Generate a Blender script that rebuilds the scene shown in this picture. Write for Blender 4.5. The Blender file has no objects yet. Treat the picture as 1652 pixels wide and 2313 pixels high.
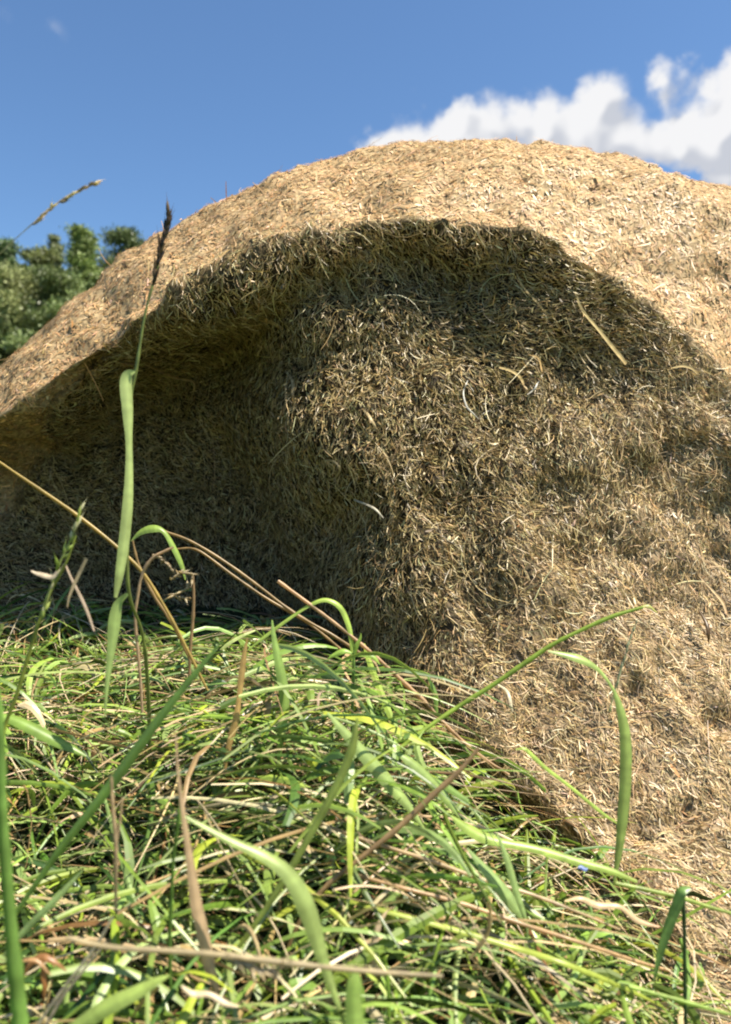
import bpy, math
import numpy as np
from mathutils import Vector

rng = np.random.default_rng(7)
sc = bpy.context.scene
COL = sc.collection

# ------------------------------------------------------------------ camera
F = 1815.0                      # focal length in photo pixels (photo 1652 x 2313)
CX, CY, HOR = 826.0, 1156.5, 1100.0
CAMZ = 1.50
PITCH = math.atan((CY - HOR) / F)          # looks slightly down
cam = bpy.data.cameras.new("camera")
camo = bpy.data.objects.new("camera", cam)
COL.objects.link(camo)
camo.location = (0, 0, CAMZ)
camo.rotation_euler = (math.pi / 2 - PITCH, 0, 0)
cam.sensor_fit = 'VERTICAL'
cam.sensor_height = 24.0
cam.lens = 24.0 * F / 2313.0
cam.clip_start = 0.01
cam.clip_end = 5000
cam.dof.use_dof = True
cam.dof.focus_distance = 0.85
cam.dof.aperture_fstop = 5.0
sc.camera = camo

# ------------------------------------------------------------------ light
SUN = np.array([0.45, -0.12, 0.88]); SUN /= np.linalg.norm(SUN)
sun = bpy.data.lights.new("sun", 'SUN')
sun.energy = 5.0
sun.angle = math.radians(0.5)
sun.color = (1.0, 0.93, 0.80)
suno = bpy.data.objects.new("sun", sun)
COL.objects.link(suno)
suno.rotation_euler = Vector(SUN).to_track_quat('Z', 'Y').to_euler()
suno.location = (3, -1, 8)

sc.view_settings.view_transform = 'Standard'
sc.view_settings.look = 'None'
sc.view_settings.exposure = 1.15
sc.view_settings.gamma = 1
sc.cycles.max_bounces = 6
sc.cycles.diffuse_bounces = 1
sc.cycles.glossy_bounces = 2
sc.cycles.transmission_bounces = 3
sc.cycles.filter_width = 2.0


def pdir(px, py):
    """world direction (y component 1) through a photo pixel"""
    a = (px - CX) / F
    b = (CY - py) / F
    c, s = math.cos(PITCH), math.sin(PITCH)
    d = np.array([a, c + b * s, -s + b * c])
    return d / d[1]


def P(px, py, Y):
    return np.array([0, 0, CAMZ]) + pdir(px, py) * Y


# sky with clouds, in the world shader (function of direction only)
w = bpy.data.worlds.new("World")
sc.world = w
w.use_nodes = True
nt = w.node_tree
nt.nodes.clear()
N = nt.nodes.new
L = nt.links.new


def math_n(op, a, b=None, clamp=False):
    n = N('ShaderNodeMath'); n.operation = op; n.use_clamp = clamp
    for i, v in enumerate((a, b)):
        if v is None: continue
        if isinstance(v, (int, float)): n.inputs[i].default_value = v
        else: L(v, n.inputs[i])
    return n.outputs[0]


tc = N('ShaderNodeTexCoord')
sky = N('ShaderNodeTexSky')
sky.sky_type = 'NISHITA'
sky.sun_disc = False
sky.sun_elevation = math.asin(SUN[2])
sky.sun_rotation = math.atan2(SUN[0], SUN[1])
sky.air_density = 1.0
sky.dust_density = 0.6
sky.ozone_density = 3.0
bg = N('ShaderNodeBackground')
bg.inputs['Strength'].default_value = 0.063
out = N('ShaderNodeOutputWorld')
CLOUDS = [(845, 350, 70, .8), (890, 335, 85, 1), (990, 315, 85, 1), (1100, 300, 95, 1), (1215, 290, 90, 1), (1345, 255, 90, 1), (1290, 330, 110, 1),
          (1405, 320, 85, 1), (1560, 300, 85, 1), (1640, 285, 90, 1), (1500, 190, 55, .7), (1590, 165, 60, .8), (1670, 150, 70, .8),
          (1480, 325, 55, .7), (1650, 410, 62, 1), (1750, 300, 120, 1), (1850, 200, 120, 1), (1990, 330, 140, 1), (1700, 480, 120, 1),
          (1230, 195, 46, .28), (945, 195, 40, .13), (140, 78, 60, .17), (-15, 15, 70, .26), (-260, 120, 120, .6), (-420, 60, 120, .7)]


def cloud_field(vec, detail=9, amt=.065):
    nz = N('ShaderNodeTexNoise'); nz.inputs['Scale'].default_value = 17; nz.inputs['Detail'].default_value = detail
    nz.inputs['Roughness'].default_value = 0.55
    L(vec, nz.inputs['Vector'])
    warp = N('ShaderNodeVectorMath'); warp.operation = 'SUBTRACT'; L(nz.outputs['Color'], warp.inputs[0]); warp.inputs[1].default_value = (.5, .5, .5)
    ws = N('ShaderNodeVectorMath'); ws.operation = 'SCALE'; L(warp.outputs[0], ws.inputs[0]); ws.inputs['Scale'].default_value = amt
    v2 = N('ShaderNodeVectorMath'); v2.operation = 'ADD'; L(vec, v2.inputs[0]); L(ws.outputs[0], v2.inputs[1])
    acc = None
    for (px, py, r, k) in CLOUDS:
        r = r * .97 if k > .65 else r
        d = pdir(px, py); d = d / np.linalg.norm(d)
        dn = N('ShaderNodeVectorMath'); dn.operation = 'DISTANCE'; L(v2.outputs[0], dn.inputs[0]); dn.inputs[1].default_value = tuple(d)
        f = math_n('DIVIDE', dn.outputs['Value'], r / F)
        f = math_n('SUBTRACT', 1.0, f, True)
        f = math_n('MULTIPLY', f, k)
        g_ = math_n('SUBTRACT', 1.0, f)
        acc = g_ if acc is None else math_n('MULTIPLY', acc, g_)
    acc = math_n('SUBTRACT', 1.0, acc)
    gate = math_n('MULTIPLY', acc, 4.0, True)
    rough = math_n('MULTIPLY', math_n('SUBTRACT', nz.outputs['Fac'], 0.5), 1.2)
    acc = math_n('ADD', acc, math_n('MULTIPLY', gate, rough))
    return acc, nz


nrm = N('ShaderNodeVectorMath'); nrm.operation = 'NORMALIZE'; L(tc.outputs['Generated'], nrm.inputs[0])
f1, nz = cloud_field(nrm.outputs[0])
off = N('ShaderNodeVectorMath'); off.operation = 'ADD'; L(nrm.outputs[0], off.inputs[0]); off.inputs[1].default_value = (-0.012, 0, 0.020)
f2, _ = cloud_field(off.outputs[0], 2.0, .08)
f3, _ = cloud_field(nrm.outputs[0], 2.0, .08)
rmp = N('ShaderNodeMapRange'); rmp.interpolation_type = 'SMOOTHSTEP'
L(f1, rmp.inputs['Value']); rmp.inputs['From Min'].default_value = 0.12; rmp.inputs['From Max'].default_value = 0.62
dif = math_n('SUBTRACT', f3, f2)
shade = N('ShaderNodeMapRange'); shade.interpolation_type = 'SMOOTHSTEP'
L(dif, shade.inputs['Value']); shade.inputs['From Min'].default_value = -0.20; shade.inputs['From Max'].default_value = 0.26
ccol = N('ShaderNodeMixRGB'); L(shade.outputs[0], ccol.inputs['Fac'])
ccol.inputs[1].default_value = (4.3, 4.5, 5.0, 1); ccol.inputs[2].default_value = (6.6, 6.6, 6.7, 1)
tint = N('ShaderNodeMixRGB'); tint.blend_type = 'MULTIPLY'; tint.inputs['Fac'].default_value = 1
L(sky.outputs[0], tint.inputs[1]); tint.inputs[2].default_value = (.86, 1.05, 1.19, 1)
mix = N('ShaderNodeMixRGB'); L(rmp.outputs[0], mix.inputs['Fac']); L(tint.outputs[0], mix.inputs[1]); L(ccol.outputs[0], mix.inputs[2])
L(mix.outputs[0], bg.inputs['Color']); L(bg.outputs[0], out.inputs['Surface'])


# ------------------------------------------------------------------ helpers
def hash3(ix, iy, iz, seed):
    h = (ix.astype(np.int64) * 374761393 + iy.astype(np.int64) * 668265263 + iz.astype(np.int64) * 2147483647 + seed * 1274126177) & 0xFFFFFFFF
    h = ((h ^ (h >> 13)) * 1274126177) & 0xFFFFFFFF
    h = h ^ (h >> 16)
    return (h & 0xFFFF) / 65535.0


def vnoise(p, scale, seed=0):
    q = np.asarray(p) * scale + 100.0
    i = np.floor(q); f = q - i; f = f * f * (3 - 2 * f); i = i.astype(np.int64)
    r = 0
    for dx in (0, 1):
        for dy in (0, 1):
            for dz in (0, 1):
                wgt = (f[..., 0] if dx else 1 - f[..., 0]) * (f[..., 1] if dy else 1 - f[..., 1]) * (f[..., 2] if dz else 1 - f[..., 2])
                r = r + wgt * hash3(i[..., 0] + dx, i[..., 1] + dy, i[..., 2] + dz, seed)
    return r * 2 - 1


def sstep(a, b, x):
    t = np.clip((x - a) / (b - a), 0, 1)
    return t * t * (3 - 2 * t)


def norm(v):
    return v / np.maximum(np.linalg.norm(v, axis=-1, keepdims=True), 1e-9)


def mesh_obj(name, V, Fq, mat, colors=None, smooth=False, parent=None, loc=None):
    V = np.asarray(V, dtype=np.float32).reshape(-1, 3)
    if loc is not None: V = V - np.asarray(loc, dtype=np.float32)
    me = bpy.data.meshes.new(name)
    k = Fq.shape[1]
    me.vertices.add(len(V)); me.vertices.foreach_set('co', V.ravel())
    me.loops.add(Fq.size); me.loops.foreach_set('vertex_index', Fq.astype(np.int32).ravel())
    me.polygons.add(len(Fq)); me.polygons.foreach_set('loop_start', np.arange(0, Fq.size, k, dtype=np.int32))
    me.polygons.foreach_set('use_smooth', np.full(len(Fq), smooth))
    me.update(calc_edges=True)
    if colors is not None:
        a = me.color_attributes.new('col', 'FLOAT_COLOR', 'POINT')
        c = np.ones((len(V), 4), dtype=np.float32); c[:, :3] = colors
        a.data.foreach_set('color', c.ravel())
    me.materials.append(mat)
    o = bpy.data.objects.new(name, me); COL.objects.link(o)
    if parent is not None: o.parent = parent
    elif loc is not None: o.location = tuple(float(t) for t in loc)
    return o


def tag(o, label=None, cat=None, group=None, kind=None):
    if label: o['label'] = label
    if cat: o['category'] = cat
    if group: o['group'] = group
    if kind: o['kind'] = kind
    return o


def ribbons(Pk, W, side, col, fold=None):
    """Pk (N,K,3) centre lines, W (N,K) widths, side (N,3)|(N,K,3) width direction; fold (N,3) direction*amount of the keel"""
    n, k, _ = Pk.shape
    if side.ndim == 2: side = side[:, None, :]
    a = Pk - side * W[..., None] * .5
    b = Pk + side * W[..., None] * .5
    if fold is None:
        V = np.stack([a, b], 2); m = 2
    else:
        if fold.ndim == 2: fold = fold[:, None, :]
        V = np.stack([a, Pk + fold * W[..., None], b], 2); m = 3
    idx = (np.arange(n) * k * m)[:, None, None] + (np.arange(k - 1) * m)[None, :, None] + np.arange(m - 1)[None, None, :]
    Fq = np.stack([idx, idx + 1, idx + 1 + m, idx + m], -1).reshape(-1, 4)
    if col.ndim == 2: C = np.repeat(col, k * m, axis=0)
    else: C = np.repeat(col.reshape(-1, 3), m, axis=0)
    return V.reshape(-1, 3), Fq, C


def join(parts):
    V, Fq, C, o = [], [], [], 0
    for v, f, c in parts:
        V.append(v); Fq.append(f + o); C.append(c); o += len(v)
    return np.concatenate(V), np.concatenate(Fq), np.concatenate(C)


def leafy_mat(name, trans=0.3, gloss=0.06, rough=0.4, var=0.25, scale=60):
    m = bpy.data.materials.new(name); m.use_nodes = True
    t = m.node_tree; t.nodes.clear(); n = t.nodes.new; l = t.links.new
    at = n('ShaderNodeAttribute'); at.attribute_name = 'col'
    tcn = n('ShaderNodeTexCoord')
    no = n('ShaderNodeTexNoise'); no.inputs['Scale'].default_value = scale; no.inputs['Detail'].default_value = 3
    l(tcn.outputs['Object'], no.inputs['Vector'])
    mr = n('ShaderNodeMapRange'); l(no.outputs['Fac'], mr.inputs['Value']); mr.inputs['From Min'].default_value = .3; mr.inputs['From Max'].default_value = .7
    mr.inputs['To Min'].default_value = 1 - var; mr.inputs['To Max'].default_value = 1 + var
    mu = n('ShaderNodeVectorMath'); mu.operation = 'SCALE'; l(at.outputs['Color'], mu.inputs[0]); l(mr.outputs[0], mu.inputs['Scale'])
    d = n('ShaderNodeBsdfDiffuse'); l(mu.outputs[0], d.inputs['Color'])
    tr = n('ShaderNodeBsdfTranslucent'); l(mu.outputs[0], tr.inputs['Color'])
    g = n('ShaderNodeBsdfGlossy'); g.inputs['Roughness'].default_value = rough; g.inputs['Color'].default_value = (1, 1, 1, 1)
    m1 = n('ShaderNodeMixShader'); m1.inputs[0].default_value = trans; l(d.outputs[0], m1.inputs[1]); l(tr.outputs[0], m1.inputs[2])
    m2 = n('ShaderNodeMixShader'); m2.inputs[0].default_value = gloss; l(m1.outputs[0], m2.inputs[1]); l(g.outputs[0], m2.inputs[2])
    o = n('ShaderNodeOutputMaterial'); l(m2.outputs[0], o.inputs['Surface'])
    return m


def noise_mat(name, c1, c2, scale, rough=0.9, bump=0.0, detail=8, stretch=(1, 1, 1)):
    m = bpy.data.materials.new(name); m.use_nodes = True
    t = m.node_tree; t.nodes.clear(); n = t.nodes.new; l = t.links.new
    tcn = n('ShaderNodeTexCoord'); mp = n('ShaderNodeMapping'); mp.inputs['Scale'].default_value = stretch
    l(tcn.outputs['Object'], mp.inputs['Vector'])
    no = n('ShaderNodeTexNoise'); no.inputs['Scale'].default_value = scale; no.inputs['Detail'].default_value = detail
    l(mp.outputs[0], no.inputs['Vector'])
    cr = n('ShaderNodeValToRGB'); cr.color_ramp.elements[0].position = .35; cr.color_ramp.elements[1].position = .65
    cr.color_ramp.elements[0].color = (*c1, 1); cr.color_ramp.elements[1].color = (*c2, 1)
    l(no.outputs['Fac'], cr.inputs[0])
    b = n('ShaderNodeBsdfPrincipled'); l(cr.outputs[0], b.inputs['Base Color']); b.inputs['Roughness'].default_value = rough
    b.inputs['Specular IOR Level'].default_value = 0.2
    if bump:
        bp = n('ShaderNodeBump'); bp.inputs['Strength'].default_value = 1; bp.inputs['Distance'].default_value = bump
        l(no.outputs['Fac'], bp.inputs['Height']); l(bp.outputs[0], b.inputs['Normal'])
    o = n('ShaderNodeOutputMaterial'); l(b.outputs[0], o.inputs['Surface'])
    return m


M_straw = leafy_mat('straw_fibre', trans=.15, gloss=.035, rough=.45, var=.2, scale=40)
M_grass = leafy_mat('grass_blade', trans=.30, gloss=.035, rough=.42, var=.25, scale=70)
M_blade = leafy_mat('single_blade', trans=.48, gloss=.03, rough=.38, var=.18, scale=90)
M_leaf = leafy_mat('tree_leaf', trans=.2, gloss=.03, rough=.5, var=.2, scale=.6)
M_core = leafy_mat('bale_core', trans=0, gloss=.01, rough=.7, var=.6, scale=150)
M_ground = noise_mat('meadow_soil', (.012, .016, .005), (.035, .045, .014), 3.0, bump=.01)
t_ = M_ground.node_tree
g1 = t_.nodes.new('ShaderNodeNewGeometry'); g2 = t_.nodes.new('ShaderNodeVectorMath'); g2.operation = 'LENGTH'; t_.links.new(g1.outputs['Position'], g2.inputs[0])
g3 = t_.nodes.new('ShaderNodeMapRange'); t_.links.new(g2.outputs['Value'], g3.inputs['Value']); g3.inputs['From Min'].default_value = 2.2; g3.inputs['From Max'].default_value = 5
g4 = t_.nodes.new('ShaderNodeMixRGB'); t_.links.new(g3.outputs[0], g4.inputs['Fac']); g4.inputs[2].default_value = (.085, .12, .03, 1)
pb = [n_ for n_ in t_.nodes if n_.type == 'BSDF_PRINCIPLED'][0]; cr_ = [n_ for n_ in t_.nodes if n_.type == 'VALTORGB'][0]
t_.links.new(cr_.outputs[0], g4.inputs[1]); t_.links.new(g4.outputs[0], pb.inputs['Base Color'])
M_bark = noise_mat('bark', (.05, .035, .025), (.12, .09, .065), 6, bump=.02, stretch=(3, 3, .6))


# ------------------------------------------------------------------ ground
def bank(x, y):
    """height of the soil: a grassy bank on the camera's side of the bale, falling away to the meadow"""
    x = np.asarray(x, float); y = np.asarray(y, float)
    top = CAMZ - .345 + .19 * (np.clip(y, -.5, 1.25) - .42)
    top = top - .35 * np.clip(x - .02, 0, .5) - .85 * np.clip(x - .13, 0, .5) - .05 * np.clip(-x - .35, 0, 2)
    top = top - .42 * np.clip(x + .16, 0, .3) * sstep(.55, .90, y)
    m = sstep(1.75, 1.25, y) * sstep(-3.6, -1.6, y) * sstep(-4.2, -1.9, x) * sstep(2.4, .7, x)
    p = np.stack([x, y, x * 0], -1)
    nn = .018 * vnoise(p, 4, 3) + .010 * vnoise(p, 11, 4)
    far = np.hypot(x, y)
    return m * (top + nn) + (1 - m) * (.04 * vnoise(p, .6, 5)) + sstep(60, 400, far) * 0.0


g = np.linspace(-1, 1, 321)
gs = np.sign(g) * (np.sinh(np.abs(g) * 9.2) / math.sinh(9.2)) * 1500
gx, gy = np.meshgrid(gs, gs + .4, indexing='ij')
gz = bank(gx, gy)
n1 = 321
ii = (np.arange(n1 - 1)[:, None] * n1 + np.arange(n1 - 1)[None, :]).ravel()
ground = mesh_obj('ground', np.stack([gx, gy, gz], -1), np.stack([ii, ii + n1, ii + n1 + 1, ii + 1], -1), M_ground, smooth=True)
tag(ground, kind='structure')

# ------------------------------------------------------------------ hay bale
# rings lofted from the front rim backwards: (y, x centre, z centre, radius)
RIM = (1.00, .057, CAMZ - .358, .69)
PROFILE = [(1.00, .057, -.356, .694), (1.022, .063, -.366, .706), (1.06, .080, -.388, .760), (1.115, .106, -.426, .850), (1.19, .140, -.475, .958),
           (1.26, .170, -.520, 1.044), (1.34, .198, -.560, 1.132), (1.43, .21, -.575, 1.185), (1.58, .215, -.58, 1.215), (1.8, .215, -.58, 1.22),
           (2.2, .215, -.58, 1.215), (2.5, .215, -.58, 1.19), (2.62, .215, -.58, 1.12), (2.68, .215, -.58, .98)]
BX = np.array([[600, 655], [900, 665], [1040, 770], [1150, 845], [1350, 900], [1500, 960], [1650, 1100], [1900, 1250], [2300, 1450]], float)


def packed_lit(x, z):
    """1 where the hay of the face is pressed smooth, 0 where it is shaggy and torn open; also grades painted light in its colour"""
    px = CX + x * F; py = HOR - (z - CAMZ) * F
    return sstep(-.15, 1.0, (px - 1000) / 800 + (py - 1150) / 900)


def relief(x, z):
    """how far the bale's front bulges towards the meadow side (m) at a point of its face"""
    px = CX + x * F; py = HOR - (z - CAMZ) * F
    edge = np.interp(py, BX[:, 0], BX[:, 1])
    dr = np.interp(py, [400, 640, 900, 1150, 1400, 1650, 1900, 2300, 3400], [0, -.004, .015, .060, .140, .250, .37, .56, .68])
    dr = dr - .05 * sstep(1250, 1800, px) * sstep(1500, 900, py)
    lipy = np.interp(px, [-600, 0, 150, 350, 500, 650, 800], [1200, 905, 800, 700, 655, 600, 560])
    dl = -.25 * sstep(5, 75, py - lipy) + .035 * sstep(1250, 1500, py)
    ta = np.degrees(np.arctan2(z - (CAMZ - .358), x - .057))
    rr = np.hypot(x - .057, z - (CAMZ - .358)) / (.69 * (1 - .080 * sstep(88, 42, ta)) * (1 - .055 * np.exp(-((ta - 122) / 20) ** 2)))
    dr = dr - .026 * sstep(1.0, .91, rr) * (.35 + .65 * sstep(1500, 1100, px)) * sstep(1350, 750, py) * sstep(.55, .92, rr)
    dr = dr - .09 * sstep(100, 900, px - edge) * sstep(900, 1500, py)
    t = sstep(-340, 90, px - edge + 45 * vnoise(np.stack([x, z, x * 0], -1), 9, 31))
    return dl * (1 - t) + dr * t


NT = 420
rings = []
for s in np.concatenate([[.002], np.linspace(.02, .985, 62)]):
    rings.append((RIM[0], .057, -.356, .694 * s))
pf = np.array(PROFILE)
tt = np.linspace(0, 1, 60) ** 1.3
al = np.concatenate([[0], np.cumsum(np.linalg.norm(np.diff(pf[:, [0, 3]], axis=0), axis=1))]); al /= al[-1]
for t in tt:
    rings.append(tuple(np.interp(t, al, pf[:, i]) for i in range(4)))
for s in (.75, .5, .25, .01):
    rings.append((2.69, .215, -.58, .98 * s))
R = np.array(rings)
th = np.linspace(0, 2 * math.pi, NT, endpoint=False)
shw = sstep(.74, 1.1, R[:, 3])[:, None] * (R[:, 0] > .999)[:, None]
rf = 1 - shw * (.005 + .030 * np.exp(-((th - math.radians(138)) / math.radians(30)) ** 2))[None]
thd = np.degrees(th)
rf = rf * (1 - (.080 * sstep(88, 42, thd) * sstep(-70, -10, np.where(thd > 180, thd - 360, thd)))[None] * sstep(1.0, .72, R[:, 3])[:, None])
rf = rf * (1 - .055 * np.exp(-((thd - 122) / 20) ** 2)[None] * sstep(1.0, .72, R[:, 3])[:, None])
bx = R[:, 1][:, None] + (rf * R[:, 3][:, None]) * np.cos(th)[None]
bz = CAMZ + R[:, 2][:, None] + (rf * R[:, 3][:, None]) * np.sin(th)[None]
by = R[:, 0][:, None] + 0 * bx
front = sstep(1.22, 1.0, by)
by = by - relief(bx, bz) * front
pts = np.stack([bx, by, bz], -1)


def grid_normals(p):
    dt = np.roll(p, -1, 1) - np.roll(p, 1, 1)
    ds = np.gradient(p, axis=0)
    return norm(np.cross(dt, ds))


nb = grid_normals(pts)
if nb[30, 100, 1] > 0: nb = -nb
isface = sstep(1.03, .99, R[:, 0][:, None] + 0 * bx)
amp = .30 + .70 * isface * (1 - .6 * packed_lit(bx, bz)) * (1 - .65 * sstep(.86, 1, R[:, 3] / .69))[:, None]
disp = (1 - isface) * (.010 * vnoise(pts, 9, 41) + .007 * vnoise(pts, 30, 42) + .006 * vnoise(pts, 16, 43)) + amp * (.026 * vnoise(pts, 5.0, 1) + .020 * vnoise(pts, 11, 2)) + (.35 + .65 * isface) * (.012 * vnoise(pts, 24, 8) - .022 * np.clip(vnoise(pts, 38, 18) - .15, 0, 1)) + .006 * vnoise(pts, 60, 9)
pts = pts + nb * disp[..., None]
pts[..., 2] = np.maximum(pts[..., 2], -.02)
nb = grid_normals(pts)
if nb[30, 100, 1] > 0: nb = -nb
nr = len(R)
ir = (np.arange(nr - 1)[:, None] * NT + np.arange(NT)[None, :]); ir2 = (np.arange(nr - 1)[:, None] * NT + (np.arange(NT)[None, :] + 1) % NT)
bf = np.stack([ir, ir2, ir2 + NT, ir + NT], -1).reshape(-1, 4)
base_loc = np.array([.15, 1.65, 0.0])
bale = bpy.data.objects.new('hay_bale', None); COL.objects.link(bale); bale.location = base_loc
bale['label'] = 'huge rounded tan hay bale with fuzzy shaggy face, hollow and dark at its left'
bale['category'] = 'hay bale'
lit_mix = packed_lit(bx, bz)[..., None].reshape(-1, 1)
zone = sstep(.985, 1.02, RF := np.repeat(R[:, 3][:, None] / .69, NT, 1)).reshape(-1, 1) * np.array([[.33, .235, .125]]) + (1 - sstep(.985, 1.02, RF)).reshape(-1, 1) * (np.array([[.030, .020, .008]]) * (1 - lit_mix) + lit_mix * np.array([[.26, .19, .11]]))  # painted shade: core near black in the hollow, pale at lower right and crown
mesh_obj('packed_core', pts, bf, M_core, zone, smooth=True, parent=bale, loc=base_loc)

# fibres
A, B, Cc, Dd = pts[:-1], np.roll(pts[:-1], -1, 1), np.roll(pts[1:], -1, 1), pts[1:]
area = np.linalg.norm(np.cross(Cc - A, Dd - B), axis=-1) * .5
cen = (A + Cc) / 2
wt = area * (1 - .80 * sstep(1.4, 1.6, cen[..., 1])) * (1 - .75 * sstep(CAMZ - .75, CAMZ - .95, cen[..., 2])) * (1 - .75 * sstep(-.75, -1.0, cen[..., 0])) * (1 - .6 * sstep(.75, 1.0, cen[..., 0]))
rimw = sstep(.985, 1.01, (R[:-1, 3] / .69))[:, None]
w_face = (wt * (1.0 - rimw)); w_crown = wt * (rimw + .02)
w_face = (w_face / w_face.sum()).ravel(); w_crown = (w_crown / w_crown.sum()).ravel()


def sample(n, wt):
    k = rng.choice(wt.size, n, p=wt)
    i, j = np.unravel_index(k, area.shape)
    u, v = rng.random((2, n))[..., None]
    j2 = (j + 1) % NT
    p = pts[i, j] * (1 - u) * (1 - v) + pts[i, j2] * u * (1 - v) + pts[i + 1, j2] * u * v + pts[i + 1, j] * (1 - u) * v
    nn = nb[i, j] * (1 - u) * (1 - v) + nb[i, j2] * u * (1 - v) + nb[i + 1, j2] * u * v + nb[i + 1, j] * (1 - u) * v
    return p, norm(nn)


def palette(n, cols, probs, jit=.18):
    c = np.array(cols)[rng.choice(len(cols), n, p=np.array(probs) / sum(probs))]
    return np.clip(c * (1 + jit * rng.standard_normal((n, 1))) * (1 + .05 * rng.standard_normal((n, 3))), .004, .9)


def fibres(n, Lr, Wr, K, curl, lift, stick, spread, face0=True):
    p, nn = sample(n, w_face if face0 else w_crown)
    face = np.full(n, 1.0 if face0 else 0.0)
    shag = 1 - .8 * packed_lit(p[:, 0], p[:, 2]) * face
    # combed direction: down and to the right on the face, along the roll on the crown
    flow = np.stack([np.full(n, .62), np.zeros(n), -np.full(n, .78)], -1)
    rad = np.stack([np.ones(n), .3 * np.ones(n), np.zeros(n)], -1)
    flow = flow * face[:, None] + rad * (1 - face[:, None])
    flow = norm(flow - nn * (flow * nn).sum(-1, keepdims=True))
    bit = np.cross(nn, flow)
    ang = rng.standard_normal(n) * spread * (1 + .6 * (1 - face)) + 1.0 * vnoise(p, 7, 17)
    t = flow * np.cos(ang)[:, None] + bit * np.sin(ang)[:, None]
    b = np.cross(nn, t)
    Ln = rng.uniform(*Lr, n) * (.6 + .8 * rng.random(n))
    Wn = rng.uniform(*Wr, n)
    u = np.linspace(-.5, .5, K)[None, :, None]
    cu = (rng.standard_normal(n) * curl)[:, None, None]
    st = (shag * rng.random(n) ** 3 * stick * (.22 + .78 * face))[:, None, None]
    h = (shag * rng.random(n) ** 1.5 * lift)[:, None, None]
    Pk = p[:, None] + nn[:, None] * (h + st * Ln[:, None, None] * (u + .5)) + t[:, None] * Ln[:, None, None] * u + b[:, None] * cu * Ln[:, None, None] * (u ** 2 * 4)
    side = norm(b + nn * rng.standard_normal((n, 1)) * (.2 + .6 * face[:, None]))
    prof = np.clip(1.15 - np.abs(np.linspace(-.5, .5, K)) * 1.3, .2, 1)[None]
    c = palette(n, [(.54, .41, .225), (.62, .49, .29), (.44, .32, .16), (.30, .22, .105), (.74, .64, .46), (.50, .30, .12), (.16, .115, .055)],
                [30, 25, 18, 9, 9, 1.5, 9] if face0 else [30, 30, 18, 8, 9, 3, 5])
    # painted light: face toned darker than the sunlit crown, most in the shaded hollow
    c = c * (np.array([1.0, .815, .69]) * (1 - face[:, None]) + face[:, None] * (np.array([[.70, .66, .49]]) + packed_lit(p[:, 0], p[:, 2])[:, None] * np.array([[.24, .21, .27]])))
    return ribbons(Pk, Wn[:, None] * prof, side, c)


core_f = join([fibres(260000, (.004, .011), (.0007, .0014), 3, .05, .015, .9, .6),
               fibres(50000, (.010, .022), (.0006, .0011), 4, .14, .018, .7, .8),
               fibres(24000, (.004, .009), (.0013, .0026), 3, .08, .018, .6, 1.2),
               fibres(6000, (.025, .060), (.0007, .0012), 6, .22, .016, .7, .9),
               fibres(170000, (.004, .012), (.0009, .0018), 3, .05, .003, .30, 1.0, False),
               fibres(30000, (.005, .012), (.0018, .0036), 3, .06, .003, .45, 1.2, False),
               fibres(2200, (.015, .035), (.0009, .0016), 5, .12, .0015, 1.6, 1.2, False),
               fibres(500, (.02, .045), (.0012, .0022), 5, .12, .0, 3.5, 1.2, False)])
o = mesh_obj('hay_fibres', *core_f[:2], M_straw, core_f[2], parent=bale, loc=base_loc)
o['kind'] = 'stuff'


# ------------------------------------------------------------------ grass mass
def grass(n, xr, yr, Lr, Wr, K, hr, flow_ang, spread, cols, probs, droop=.25, rise=.15, keep=None):
    x = rng.uniform(*xr, n); y = rng.uniform(*yr, n)
    if keep is not None:
        k = keep(x, y); x, y = x[k], y[k]; n = len(x)
    z = bank(x, y)
    h = rng.uniform(*hr, n) * (.75 + .9 * np.clip(vnoise(np.stack([x, y, x * 0], -1), 9, 77) + .2, -.6, 1)) + .008 * (hr[1] > .04)
    h = h * (1 - .5 * sstep(.72, 1.0, y))
    p = np.stack([x, y, z + h], -1)
    a = np.asarray(flow_ang(x, y)) + rng.standard_normal(n) * spread
    t = np.stack([np.cos(a), np.sin(a), rng.standard_normal(n) * rise], -1); t = norm(t)
    Ln = rng.uniform(*Lr, n)
    Wn = rng.uniform(*Wr, n)
    u = np.linspace(0, 1, K)[None, :, None]
    sidew = np.stack([-np.sin(a), np.cos(a), np.zeros(n)], -1)
    cu = (rng.standard_normal(n) * .22)[:, None, None]
    dz = (rng.uniform(.2, 1, n) * droop)[:, None, None]
    Pk = p[:, None] + t[:, None] * Ln[:, None, None] * (u - .5) + sidew[:, None] * cu * Ln[:, None, None] * (u - .5) ** 2 * 2 \
        - np.array([0, 0, 1.0]) * dz * Ln[:, None, None] * (2 * u - 1) ** 2
    roll = rng.standard_normal((n, 1)) * .7
    side = norm(sidew * np.cos(roll) + np.array([0, 0, 1.0]) * np.sin(roll))
    up = np.cross(t, side)
    prof = np.sin(np.linspace(.18, .97, K) * math.pi) ** .6
    c = palette(n, cols, probs, .2)
    return ribbons(Pk, Wn[:, None] * prof[None], side, c, fold=up * rng.uniform(.05, .3, (n, 1)))


G = [(.15, .235, .030), (.20, .29, .048), (.085, .155, .024), (.26, .35, .10), (.27, .33, .035), (.04, .085, .016)]
S = [(.46, .35, .17), (.36, .24, .10), (.58, .47, .28), (.20, .11, .04)]


def inbale(x, y, m=.02):
    """True clear of the bale's front"""
    z = bank(x, y)
    yy = 1.0 - relief(x, z)
    r = np.hypot(x - .057, z - (CAMZ - .358))
    return (y < yy - m) | ((x < -.62) & (y < 1.3)) | (r > 1.0)


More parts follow.
